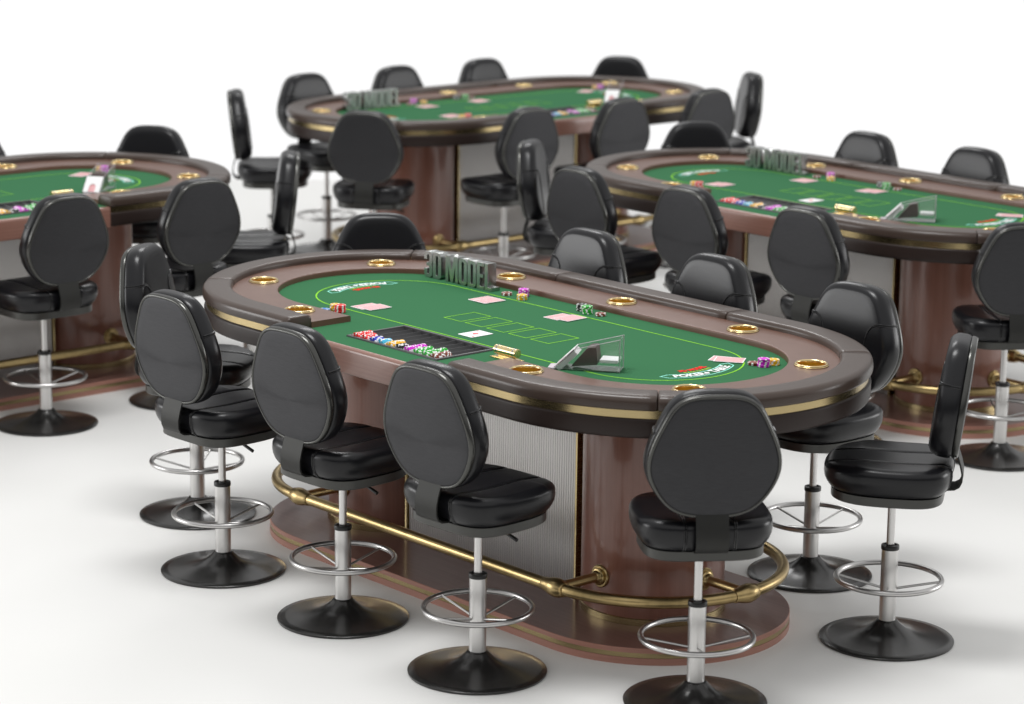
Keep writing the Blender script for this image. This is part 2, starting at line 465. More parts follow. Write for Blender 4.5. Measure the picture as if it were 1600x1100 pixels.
    for q in (frt[0], frt[-1]):
        pr = [(ri - .0062, ZF), (ro, ZF), (ro, ZT), (ri, ZT), (ri - .0055, ZT - .002)]
        mb.add([pt(q, r, z) for r, z in pr], [tuple(range(5))], smooth=False)
    track = mb.build('cup_track', M['track'], T, 50)
    for x, y in HOLD:
        mb = MB(); prof = [(.0512, ZT - .003), (.0570, ZT + .0002), (.0590, ZT + .0010), (.0592, ZT + .0024), (.0578, ZT + .0036), (.0566, ZT + .0040), (.0568, ZT + .0062), (.0552, ZT + .0082), (.0528, ZT + .0090), (.0506, ZT + .0082), (.0492, ZT + .0062), (.0486, ZT + .003), (.0484, ZT - .002)]
        mb.lathe(prof, 64, (x, y, 0)); cup = mb.build('cup_holder', M['gold'], track, 75)
        mb = MB(); mb.lathe([(.0486, ZT - .0015), (.0480, ZT - .066), (.043, ZT - .070), (.0005, ZT - .070)], 48, (x, y, 0)); mb.build('cup_liner', M['cupin'], cup)
    # inner brass strip under the armrest
    mb = MB(); sweep(mb, frt, [(.606, ZT - .002), (.606, ZT + .012)], False, False, False); mb.build('inner_strip', M['band'], track)
    # armrest cushions, band, skirt
    arm = rrect(.6005, .7115, .9275, .9765, [.010, .024, .017, .008], 6)
    sk = rrect(.640, .7065, .8360, .9020, [.014, .009, .009, .009], 4)
    for sg in SEGS:
        e = .006
        mb = MB(); sweep(mb, sg, arm, endbev=e); mb.build('armrest_cushion', M['armleather'], T, 60)
        mb = MB(); sweep(mb, sg, sk, endbev=.002); mb.build('skirt_cushion', M['skirt'], T, 60)
    mb = MB(); f2 = frt
    sweep(mb, [(f2[0][0] + .001,) + f2[0][1:]] + f2[1:-1] + [(f2[-1][0] - .001,) + f2[-1][1:]], [(.62, .9012), (.6985, .9012), (.6985, .9285), (.62, .9285)])
    mb.build('brass_band', M['band'], T, 30)
    return T

# ------------------------------------------------------------------ stool
def spow(v, p): return math.copysign(abs(v) ** p, v)
def build_stool():
    T = empty('casino_stool')
    mb = MB(); prof = [(.0, .0), (.226, .0), (.2295, .002), (.230, .0075), (.2275, .0098), (.20, .0125), (.155, .0175), (.115, .0245), (.088, .0325), (.068, .0425), (.054, .053), (.044, .062), (.038, .069), (.034, .073), (.028, .074)]
    mb.lathe(prof, 96); mb.build('base', M['base'], T, 50)
    mb = MB(); mb.lathe([(.0285, .07), (.0285, .324)], 40); mb.build('column', M['steel'], T)
    mb = MB(); mb.lathe([(.0285, .3235), (.0305, .3238), (.031, .326), (.031, .3355), (.030, .3385), (.0275, .3392), (.022, .3392), (.0215, .336), (.0135, .336)], 40); mb.build('collar', M['plastic'], T, 40)
    mb = MB(); mb.lathe([(.0135, .33), (.0135, .53)], 24); mb.build('piston', M['steel'], T)
    mb = MB(); mb.tube([(.1785 * cos(2 * PI * k / 72), .1785 * sin(2 * PI * k / 72), .22) for k in range(72)], .0094, 14, closed=True)
    ring = mb.build('foot_ring', M['ring'], T)
    for k in range(4):
        a = k * PI / 2
        mb = MB(); mb.tube([(.172 * cos(a), .172 * sin(a), .219), (.027 * cos(a), .027 * sin(a), .186)], .0042, 10); mb.build('spoke', M['ring'], ring)
    # outline of seat: superellipse, rear squarer, front rounder
    def outline(off, n=96):
        P = []
        for k in range(n):
            a = 2 * PI * k / n
            c, s_ = cos(a), sin(a)
            ax = .192 + off
            if s_ >= 0: by = .205 + off; e = 2 / 2.7
            else: by = .172 + off; e = 2 / 4.2
            x = ax * spow(c, 2 / (2.9 if s_ >= 0 else 4.2)); y = by * spow(s_, e)
            x *= 1 - .07 * max(0, -y / .19) ** 2      # narrower towards the rear
            P.append((x, y))
        return P
    mb = MB(); R = []
    for off, z in ((-.03, .520), (-.004, .520), (0, .5225), (.001, .5235), (.001, .552), (-.001, .5535), (-.02, .554)):
        R.append([(x, y, z) for x, y in outline(off)])
    mb.loft(R, cap0=True, cap1=True); mb.build('seat_pan', M['pan'], T, 40)
    SX = .078
    def topz(x, y):
        z = .650
        z -= .008 * max(0, (y - .07) / .15) ** 2.2       # waterfall front
        z += .005 * (1 - math.exp(-((abs(x)) / .11) ** 4)) * (1 if y < .12 else .6)
        z -= .004 * math.exp(-((y + .02) / .10) ** 2)
        z -= .0045 * math.exp(-((abs(x) - SX) / .006) ** 2)
        return z
    mb = MB(); R = []
    side = [(-.012, .5545), (.001, .556), (.009, .563), (.018, .577), (.0245, .594), (.0268, .609), (.0262, .624)]
    for off, z in side: R.append([(x, y, z) for x, y in outline(off, 144)])
    N = 7
    for i in range(1, N + 1):
        t = i / N * PI / 2; off = .0265 - .030 * (1 - cos(t))
        P = outline(off, 144)
        R.append([(x, y, .624 + (topz(x, y) - .624) * sin(t)) for x, y in P])
    last = outline(.0265 - .030, 144)
    for i in range(1, 25):
        k = 1 - i / 24.5
        R.append([(x * k, y * k, topz(x * k, y * k)) for x, y in last])
    # front edge thins down
    R = [[(x, y, (z - (.004 * max(0, (y - .05) / .18) ** 1.5) * min(1, max(0, (z - .57) / .03)))) for x, y, z in r] for r in R]
    mb.loft(R, cap0=True, cap1=True); seat = mb.build('seat_cushion', M['leather'], T, 70)
    def seatz(x, y):
        return topz(x, y) - .004 * max(0, (y - .05) / .18) ** 1.5
    for sx in (-1, 1):
        for dx in (-.0032, .0032):
            xx = sx * SX + dx; pts = []
            # up the rear, across the top, down the front
            yb = -.172 - .0265; 
            for off, z in side[1:]: pts.append((xx, -(.172 + off) + .001, z))
            for i in range(1, 7):
                t = i / N * PI / 2; off = .0265 - .030 * (1 - cos(t)); yy = -(.172 + off); pts.append((xx, yy, .624 + (seatz(xx, yy) - .624) * sin(t) + .0005))
            for i in range(0, 25):
                yy = -.158 + .335 * i / 24; pts.append((xx, yy, seatz(xx, yy) + .0014))
            for i in range(6, 0, -1):
                t = i / N * PI / 2; off = .0265 - .030 * (1 - cos(t)); yy = (.205 + off) * .955; pts.append((xx, yy, .602 + (seatz(xx, yy) - .602) * sin(t)))
            mb = MB(); mb.tube(pts, .0029, 8)
            mb.build('seat_piping', M['piping'], seat)
    mb = MB(); mb.tube([(.06, 0, .517), (.10, .004, .512), (.125, .006, .500), (.172, .008, .486)], [.0042, .0042, .006, .0065], 10); mb.build('height_lever', M['plastic'], T)
    # bracket strip
    path = [(-.10, .5565), (-.155, .5565), (-.182, .5570), (-.206, .5600), (-.221, .569), (-.229, .586), (-.2295, .615), (-.2225, .645), (-.2075, .690)]
    mb = MB(); rings = []
    for i, (y, z) in enumerate(path):
        a = Vector(path[max(0, i - 1)]); b_ = Vector(path[min(len(path) - 1, i + 1)]); d = (b_ - a).normalized(); nn = Vector((-d.y, d.x)) * .0028
        rings.append([(-.051, y + nn.x, z + nn.y), (.051, y + nn.x, z + nn.y), (.051, y - nn.x, z - nn.y), (-.051, y - nn.x, z - nn.y)])
    mb.loft(rings, cap0=True, cap1=True); mb.build('back_bracket', M['bracket'], T, 50)
    # backrest: outline in (x, v), v up from the bottom
    half = [(0, .401), (.040, .4005), (.075, .398), (.109, .386), (.134, .365), (.152, .333), (.174, .287), (.192, .247), (.2045, .206), (.2085, .175), (.2060, .148), (.1955, .117), (.172, .0745), (.142, .037), (.109, .015), (.075, .0045), (.04, 0), (0, -.001)]
    full = half + [(-x, v) for x, v in reversed(half[1:-1])]
    # closed Catmull-Rom, resampled
    def cr(P, m=8):
        out = []; n = len(P)
        for i in range(n):
            p0, p1, p2, p3 = P[i - 1], P[i], P[(i + 1) % n], P[(i + 2) % n]
            for k in range(m):
                t = k / m; o = []
                for q in (0, 1):
                    o.append(.5 * (2 * p1[q] + (p2[q] - p0[q]) * t + (2 * p0[q] - 5 * p1[q] + 4 * p2[q] - p3[q]) * t * t + (3 * p1[q] - p0[q] - 3 * p2[q] + p3[q]) * t ** 3))
                out.append(tuple(o))
        return out
    B = cr(full, 6)
    def resample(P, n):
        L = [0]
        for i in range(len(P)): L.append(L[-1] + math.dist(P[i], P[(i + 1) % len(P)]))
        out = []; j = 0
        for k in range(n):
            t = L[-1] * k / n
            while L[j + 1] < t: j += 1
            u = (t - L[j]) / (L[j + 1] - L[j]); a, b_ = P[j], P[(j + 1) % len(P)]
            out.append((a[0] + (b_[0] - a[0]) * u, a[1] + (b_[1] - a[1]) * u))
        return out
    B = resample(B, 180)
    for _ in range(22):
        B = [((B[i - 1][0] + 2 * B[i][0] + B[(i + 1) % 180][0]) / 4, (B[i - 1][1] + 2 * B[i][1] + B[(i + 1) % 180][1]) / 4) for i in range(180)]
    mxx = max(x for x, v in B); v0 = min(v for x, v in B); v1 = max(v for x, v in B)
    B = [(x * .2085 / mxx, (v - v0) * .402 / (v1 - v0) - .001) for x, v in B]
    def inset(P, d):
        n = len(P); out = []
        for i in range(n):
            a = Vector(P[i - 1]); c = Vector(P[(i + 1) % n]); t = (c - a).normalized(); nn = Vector((-t.y, t.x))
            cen = Vector((0, .19))
            if nn.dot(cen - Vector(P[i])) < 0: nn = -nn
            out.append((P[i][0] + nn.x * d, P[i][1] + nn.y * d))
        return out
    tilt = math.radians(6.5)
    BM = Matrix.Translation((0, -.212, .668)) @ Matrix.Rotation(tilt, 4, 'X')
    def bp(x, y, v): return BM @ Vector((x, y, v))
    def bfront(x, v):    # front surface depth (towards +y)
        d = .088
        d += .012 * (1 - ((v - .13) / .27) ** 2) * (1 if v > .13 else 1)
        e = max(0, abs(x) - .09) / .11
        d -= .006 * e * e
        return d
    # shell ring (metal) + inset panel + pad
    mb = MB(); R = []
    for d, y in ((.0125, .0035), (.0115, .0005), (.009, -.0008), (.005, .0), (.002, .004), (.0008, .010), (.0008, .018), (.003, .0205), (.010, .021)):
        R.append([bp(x, y, v) for x, v in inset(B, d)])
    mb.loft(R); sh = mb.build('back_shell', M['shell'], T, 60)
    mb = MB(); P = inset(B, .0122); R = []
    for k, y in ((1, .003), (.995, .0015), (.97, .0005)):
        R.append([bp(x * k, y, .19 + (v - .19) * k) for x, v in P])
    for i in range(1, 8):
        k = .97 * (1 - i / 7.2); R.append([bp(x * k, .0005 - .004 * (1 - k * k), .19 + (v - .19) * k) for x, v in P])
    mb.loft(R, cap1=True); mb.build('back_panel', M['backfab'], sh, 60)
    mb = MB(); R = []
    for d, y in ((.010, .0205), (.003, .0215), (-.001, .026), (-.003, .038), (-.003, .054)):
        R.append([bp(x, y, v) for x, v in inset(B, d)])
    NN = 7
    for i in range(1, NN + 1):
        t = i / NN * PI / 2; d = -.003 + .030 * (1 - cos(t)); P = inset(B, d)
        R.append([bp(x, .054 + (bfront(x, v) - .054) * sin(t), v) for x, v in P])
    P = inset(B, .027)
    for i in range(1, 10):
        k = 1 - i / 9.3; R.append([bp(x * k, bfront(x * k, .19 + (v - .19) * k), .19 + (v - .19) * k) for x, v in P])
    mb.loft(R, cap1=True); pad = mb.build('backrest_pad', M['leather'], T, 70)
    # U-shaped piping on the front and over the sides
    for sx in (-1, 1):
        for off in (0, .006):
            pts = []
            vx = .275 - off
            def side_x(v):
                best = min((abs(q[1] - v), q[0]) for q in B if q[0] > 0); return best[1]
            xs = side_x(vx)
            for y in (.028, .034, .044, .054): pts.append((sx * (xs + .0035), y, vx))
            for i in range(1, 5):
                t = i / 5 * PI / 2; d = -.003 + .030 * (1 - cos(t)); xx = xs - d; pts.append((sx * xx, .054 + (bfront(xx, vx) - .054) * sin(t) + .0008, vx))
            for x, v in ((xs - .035, vx - .001), (xs - .055, vx - .010), (xs - .072, vx - .030), (xs - .080, vx - .06), (xs - .083, vx - .10), (.088, .12), (.085, .07), (.083, .035)):
                x = x - off * .6
                pts.append((sx * x, bfront(x, v) + .0006, v))
            mb = MB(); mb.tube([bp(*p) for p in pts], .0026, 8); mb.build('back_piping', M['piping'], pad)
    return T

# ------------------------------------------------------------------ small things
CR, CHT = .0205, .0047
def chip_mesh(color):
    mb = MB(); n = 36; R = CR; h = CHT
    def ring(r, z): return [(r * cos(2 * PI * k / n), r * sin(2 * PI * k / n), z) for k in range(n)]
    rings = [ring(.0002, 0), ring(.0135, 0), ring(R - .0006, 0), ring(R, .0006), ring(R, h - .0006), ring(R - .0006, h), ring(.0135, h), ring(.0002, h)]
    o = len(mb.v); mb.v += [p for r in rings for p in r]
    for i in range(len(rings) - 1):
        for j in range(n):
            k = (j + 1) % n; mb.f.append((i * n + j, i * n + k, (i + 1) * n + k, (i + 1) * n + j))
            mb.mi.append(1 if (1 <= i <= 5 and (j % 6) < 2) else 0); mb.sm.append(False)
    return mb.mesh('poker_chip', [M['chip_' + color], M['chip_white']])
CHIPM = {c: chip_mesh(c) for c in CH}

def build_tray():
    T = empty('chip_tray'); x0, x1, y0, y1 = TRAY
    mb = MB()
    fl = [(x0, y0), (x1, y0), (x1, y1), (x0, y1)]
    def rect(g, z): return [(x0 + g, y0 + g, z), (x1 - g, y0 + g, z), (x1 - g, y1 - g, z), (x0 + g, y1 - g, z)]
    mb.loft([rect(0, ZF + .0004), rect(.0005, ZF + .0045), rect(.002, ZF + .006), rect(.0095, ZF + .0062), rect(.0112, ZF + .005), rect(.0118, ZF - .03)], smooth=False)
    mb.build('tray_rim', M['tray'], T, 30)
    mb = MB(); n = 10; w = (x1 - x0 - .0224) / n; rows = []
    prof = []
    for i in range(n):
        cx = x0 + .0112 + w * (i + .5)
        for k in range(0, 9):
            a = PI + PI * k / 8; prof.append((cx + (w / 2 - .0006) * cos(a), ZF + .002 + .0285 * sin(a)))
    mb.loft([[(x, y, z) for x, z in prof] for y in (y0 + .0112, y1 - .0112)], closed=False)
    mb.build('chip_trough', M['tray'], T, 50)
    return T, [x0 + .0112 + w * (i + .5) for i in range(n)]

def build_toke():
    T = empty('brass_knocker')
    mb = MB(); mb.box(-.066, .066, -.022, .022, 0, .004, bev=.001); mb.box(-.058, .058, -.016, .016, .004, .0065, bev=.0008); mb.build('foot_plate', M['gold'], T, 30)
    mb = MB(); mb.box(-.040, .040, -.005, .005, .0065, .014, bev=.0005); mb.build('stem', M['band'], T)
    mb = MB(); mb.lathe([(.0004, -.056), (.0145, -.056), (.0160, -.0545), (.0160, .0545), (.0145, .056), (.0004, .056)], 32)
    mb.v = [(z, y, x + .028) for x, y, z in mb.v]; mb.build('roller', M['gold'], T, 40)
    for s_ in (-1, 1):
        mb = MB(); mb.lathe([(.0158, -.003), (.0172, -.002), (.0172, .002), (.0158, .003)], 32)
        mb.v = [(z + s_ * .042, y, x + .028) for x, y, z in mb.v]; mb.build('silver_ring', M['silver'], T, 40)
    return T

def card(mb, cx, cy, rz, z, w=.077, h=.103, mi_border=0, mi_back=1, border=.004, pips=None):
    m4 = Matrix.Translation((cx, cy, z)) @ Matrix.Rotation(rz, 4, 'Z')
    def rr(w_, h_, r):
        P = fillet([(-w_ / 2, -h_ / 2, r), (w_ / 2, -h_ / 2, r), (w_ / 2, h_ / 2, r), (-w_ / 2, h_ / 2, r)], 3); return P
    P = rr(w, h, .003); t = .0009
    mb.loft([[m4 @ Vector((x, y, 0)) for x, y in P], [m4 @ Vector((x, y, t)) for x, y in P]], cap0=True, cap1=True, mi=mi_border, smooth=False)
    if mi_back is not None:
        P = rr(w - 2 * border, h - 2 * border, .002); mb.add([m4 @ Vector((x, y, t + .0004)) for x, y in P], [tuple(range(len(P)))], mi_back, False)
    if pips:
        for (px, py, s_) in pips:
            mb.add([m4 @ Vector((px + a * s_, py + b_ * s_ * 1.3, t + .0004)) for a, b_ in ((0, 1), (-1, 0), (0, -1), (1, 0))], [(0, 1, 2, 3)], 1, False)
def card_obj(name, cx, cy, rz, z, face=False):
    mb = MB()
    if face: card(mb, 0, 0, 0, 0, mi_back=None, pips=[(0, 0, .012), (-.029, .036, .005), (.029, -.036, .005)]); me = mb.mesh(name, [M['paper'], M['cardred']])
    else: card(mb, 0, 0, 0, 0); me = mb.mesh(name, [M['paper'], M['pink']])
    return me

def build_shoe():
    T = empty('card_shoe'); L, W = .225, .085; t = .003
    side = [(0, .002), (0, .006), (.068, .072), (L, .113), (L, .002)]
    for y0 in (0, W - t):
        mb = MB(); mb.loft([[(x, y0, z) for x, z in side], [(x, y0 + t, z) for x, z in side]], cap0=True, cap1=True, smooth=False)
        sp = mb.build('side_panel', M['acrylic'], T)
        mb = MB()
        edges = [side[1:3], side[2:4], side[3:5]]
        for (ax, az), (bx, bz) in edges:
            mb.tube([(ax, y0 + t / 2, az), (bx, y0 + t / 2, bz)], .0011, 6)
        mb.build('polished_edge', M['acedge'], sp)
    mb = MB(); mb.box(.001, L, t + .0005, W - t - .0005, .0015, .0045); mb.build('floor_panel', M['acrylic'], T)
    mb = MB(); mb.box(L - .004, L - .0005, t + .0005, W - t - .0005, .005, .111); mb.build('rear_panel', M['acrylic'], T)
    # inclined white face plate with thumb notch cards
    d = Vector((.068, 0, .066)).normalized(); up = Vector((-d.z, 0, d.x))
    def fp(s_, y, o): p = Vector((.004, 0, .008)) + d * s_ + up * o; return (p.x, y, p.z)
    notch = [(W / 2 + .016 * cos(PI - PI * k / 12), .030 + .018 * sin(PI - PI * k / 12)) for k in range(13)]
    poly = [(t, 0), (W / 2 - .016, 0)] + notch + [(W / 2 + .016, 0), (W - t, 0), (W - t, .092), (t, .092)]
    mb = MB(); mb.loft([[fp(s_, y, .0) for y, s_ in poly], [fp(s_, y, .003) for y, s_ in poly]], cap0=True, cap1=True, smooth=False); mb.build('face_plate', M['paper'], T)
    mb = MB(); R = []
    for o in (-.002, -.020): R.append([fp(s_, y, o) for y, s_ in ((t + .001, .003), (W - t - .001, .003), (W - t - .001, .088), (t + .001, .088))])
    mb.loft(R, cap0=True, cap1=True, mi=0, smooth=False)
    mb.add([fp(s_, y, -.0012) for y, s_ in ((t + .004, .004), (W - t - .004, .004), (W - t - .004, .086), (t + .004, .086))], [(0, 1, 2, 3)], 1, False)
    mb.build('card_deck', [M['paper'], M['pink']], T)
    mb = MB(); prof = [(.046, .012), (.098, .074), (.106, .079), (.128, .082), (.132, .078), (.138, .028), (.134, .022)]
    mb.loft([[(x + .012, y, z) for x, z in prof] for y in (.008, W - .008)], cap0=True, cap1=True, smooth=False); mb.build('card_weight', M['weight'], T)
    mb = MB(); mb.box(.156, .217, .008, W - .008, .030, .040); mb.build('roller_ramp', M['paper'], T)
    mb = MB(); mb.loft([[(-.022, .012, .001), (-.022, W - .012, .001), (.004, W - .004, .001), (.004, .004, .001)], [(-.022, .012, .004), (-.022, W - .012, .004), (.004, W - .004, .004), (.004, .004, .004)]], cap0=True, cap1=True, smooth=False)
    mb.build('front_lip', M['acedge'], T)
    return T

def build_sign():
    T = empty('letter_sign'); t = .155
    def G(w, P): return w, P
    def O(w): 
        return [fillet([(0, 0, .17), (w, 0, .17), (w, 1, .17), (0, 1, .17)]), fillet([(t, t * .8, .06), (w - t, t * .8, .06), (w - t, 1 - t * .8, .06), (t, 1 - t * .8, .06)])[::-1]]
    def Dd(w):
        return [fillet([(0, 0, 0), (w, 0, .17), (w, 1, .17), (0, 1, 0)]), fillet([(t, t * .8, .01), (w - t, t * .8, .05), (w - t, 1 - t * .8, .05), (t, 1 - t * .8, .01)])[::-1]]
    w3 = .44; k = t * .8
    three = [fillet([(0, .68, 0), (0, 1, .17), (w3, 1, .17), (w3, .545, .04), (w3 - .05, .50, 0), (w3, .455, .04), (w3, 0, .17), (0, 0, .17), (0, .32, 0), (t, .32, 0), (t, k, .05), (w3 - t, k, .05), (w3 - t, .44, .05), (.12, .44, 0), (.12, .56, 0), (w3 - t, .56, .05), (w3 - t, 1 - k, .05), (t, 1 - k, .05), (t, .68, 0)])]
    Mm = [[(0, 0), (0, 1), (.21, 1), (.33, .42), (.45, 1), (.66, 1), (.66, 0), (.52, 0), (.52, .66), (.385, 0), (.275, 0), (.14, .66), (.14, 0)]]
    E = [[(0, 0), (0, 1), (.37, 1), (.37, 1 - k), (t, 1 - k), (t, .57), (.33, .57), (.33, .45), (t, .45), (t, k), (.37, k), (.37, 0)]]
    Ll = [[(0, 0), (0, 1), (t, 1), (t, k), (.35, k), (.35, 0)]]
    seq = [('3', three, w3), ('D', Dd(.44), .44), (' ', None, .16), ('M', Mm, .66), ('O', O(.44), .44), ('D', Dd(.44), .44), ('E', E, .37), ('L', Ll, .35)]
    tot = sum(w for _, _, w in seq) + .045 * 7; sc_ = .1045; kx = .407 / (tot * sc_)
    x = 0
    for ch, P, w in seq:
        if P:
            me = curve_mesh('letter', [[(px * sc_ * kx, py * sc_) for px, py in p] for p in P], .0215, .0006, M['silver'])
            me.set_sharp_from_angle(angle=math.radians(30)); o = obj('letter', me, T); o.location = (x * sc_ * kx, .0225, .0012); o.rotation_euler = (PI / 2, 0, 0)
        x += w + .045
    return T

# ------------------------------------------------------------------ layout
# pose of each table: x, y, rotation
TX = {'A': (.02108, 9.1126, -.84663), 'B': (1.5572, 12.1624, -.84755), 'C': (-.0661, 15.4827, .7280), 'D': (-2.6401, 11.8333, .7324)}
TL = {
 'A': ('large oval poker table with green felt in the foreground, seen whole', 'the foreground poker table'),
 'B': ('green oval poker table on the right, its right end cut off by the frame', 'the right hand poker table'),
 'C': ('farthest oval poker table with green felt, at the top middle behind the others', 'the farthest poker table'),
 'D': ('green oval poker table on the left, cut off by the frame edge', 'the left hand poker table'),
}
# floor
mb = MB(); mb.box(-16, 16, -8, 18.42, -.05, 0); fl = mb.build('floor', M['floor']); tag(fl, 'smooth white studio floor', None, None, 'structure')

table0 = build_table(); first = True
stool0 = build_stool(); sfirst = True
tray0, CHX = build_tray(); knock0 = build_toke(); shoe0 = build_shoe(); sign0 = build_sign()
cardm = card_obj('playing_card', 0, 0, 0, 0); acem = card_obj('playing_card', 0, 0, 0, 0, True)
used = set()
def inst(proto):
    if proto.name not in used: used.add(proto.name); return proto
    return copy_tree(proto)
def world(k, x, y):
    X, Y, th = TX[k]; return X + cos(th) * x - sin(th) * y, Y + sin(th) * x + cos(th) * y
def put(o, k, x, y, z, rz):
    wx, wy = world(k, x, y); o.location = (wx, wy, z); o.rotation_euler = (0, 0, TX[k][2] + rz)

R1 = (.64, .818)
def rad(sx, sy): return (sx * (.745 + .64 / math.hypot(.64, .472) * .796), sy * .472 / math.hypot(.64, .472) * .796)
ST = []
for (x, y, h) in [(-1.364, -.476, None), (-.698, -.821, 90), (.022, -.820, 90), (.736, -.816, 90), (1.396, -.468, None), (1.385, .473, None), (.72, .818, -90), (0, .818, -90), (-.72, .818, -90), (-1.385, .472, None)]:
    if h is None:
        cx = math.copysign(.745, x); h = math.degrees(math.atan2(-y, cx - x))
    ST.append((x, y, math.radians(h)))
SLAB = {
 'A': ['leftmost stool of the foreground table, its base half hidden behind the next stool',
       'stool at the left armrest end of the foreground table, second from its left',
       'stool before the chip tray of the foreground table, its back overlapping the armrest tip',
       'stool before the silver fluted panel of the foreground table, seen from behind',
       'nearest stool at the bottom right, seen straight from behind before the wooden pillar',
       'stool standing alone at the right, seen from the side with its seat pointing left',
       'stool facing the camera behind the right end of the foreground table',
       'stool behind the foreground table far rim, directly beyond its middle seam',
       'stool behind the foreground table far rim, right of the metal letters and green chips',
       'stool behind the foreground table far rim, left of the metal letters, only its top showing'],
 'B': ['stool seen side on between the right hand table and the farthest table',
       'stool at the left curve of the right hand table, seen from behind in grey',
       'stool before the chip tray of the right hand table, hiding its felt edge',
       'stool before the silver panel of the right hand table, seen from behind',
       'stool cut off by the right frame edge, at the near right hand table pillar',
       None, None,
       'stool behind the right hand table, closest to the right frame edge',
       'stool behind the right hand table, right of its metal letters',
       'stool behind the right hand table, left of its metal letters'],
 'C': ['stool seen squarely from behind before the left pillar of the farthest table',
       'stool before the silver panel of the farthest table, its seat pointing left',
       'stool before the chip tray of the farthest table, its back seen obliquely',
       'stool at the near right curve of the farthest table, seen obliquely from behind',
       'stool at the right end of the farthest table, nearly edge on against the white',
       'stool behind the farthest table, its dark back top beyond the card shoe',
       'stool behind the middle of the farthest table, only the top of its back showing',
       'stool behind the farthest table above the letters, only the top of its back showing',
       'stool beyond the left end of the farthest table, facing the camera',
       'stool farthest left of the farthest table, seen side on against the white'],
 'D': [None, None,
       'stool standing before the left hand table, its whole base and foot ring in view',
       'stool at the cut armrest end of the left hand table, seen from behind',
       'stool right of the left hand table, seen side on with its back to the right',
       'stool behind the right end of the left hand table, only its top showing',
       'stool behind the left hand table at the left frame edge, a sliver showing',
       None, None, None],
}
CARDS = [(-.612, -.212, 0, 'left'), (-.577, -.204, -.03, 'left'), (-.441, .219, .02, 'mid left'), (-.408, .213, -.02, 'mid left'),
         (-.022, .226, .03, 'mid right'), (.022, .236, .05, 'mid right'), (.852, .195, D2(-62), 'right'), (.872, .196, D2(-55), 'right')]
STACKS = [  # x, y, colour, count, where
 (-.590, -.357, 'red', 6, 'left cards'), (-.629, -.349, 'yellow', 5, 'left cards'), (-.640, -.392, 'blue', 2, 'left cards'),
 (-.455, .343, 'brown', 2, 'metal letters'), (-.395, .378, 'magenta', 6, 'metal letters'), (-.352, .332, 'yellow', 4, 'metal letters'),
 (-.060, .370, 'black', 5, 'far rim'), (-.008, .350, 'green', 6, 'far rim'), (.052, .362, 'brown', 2, 'far rim'),
 (.9696, .2127, 'brown', 2, 'right curve'), (1.010, .218, 'magenta', 6, 'right curve'), (1.012, .266, 'yellow', 4, 'right curve')]
ROWS = [('red', 15), ('red', 11), ('navy', 9), ('cyan', 9), ('yellow', 13), ('black', 8), ('magenta', 17), ('green', 15), ('green', 20), ('brown', 15)]
ORD = ['bottom', 'second', 'third', 'fourth', 'fifth', 'sixth']
ORDN = lambda n: {1: 'first', 2: 'second', 3: 'third'}.get(n, '%dth' % n)
chips = []
CAM = Vector((0, 0, 2.8803))
SHORT = {'A': 'foreground table', 'B': 'right hand table', 'C': 'farthest table', 'D': 'left hand table'}
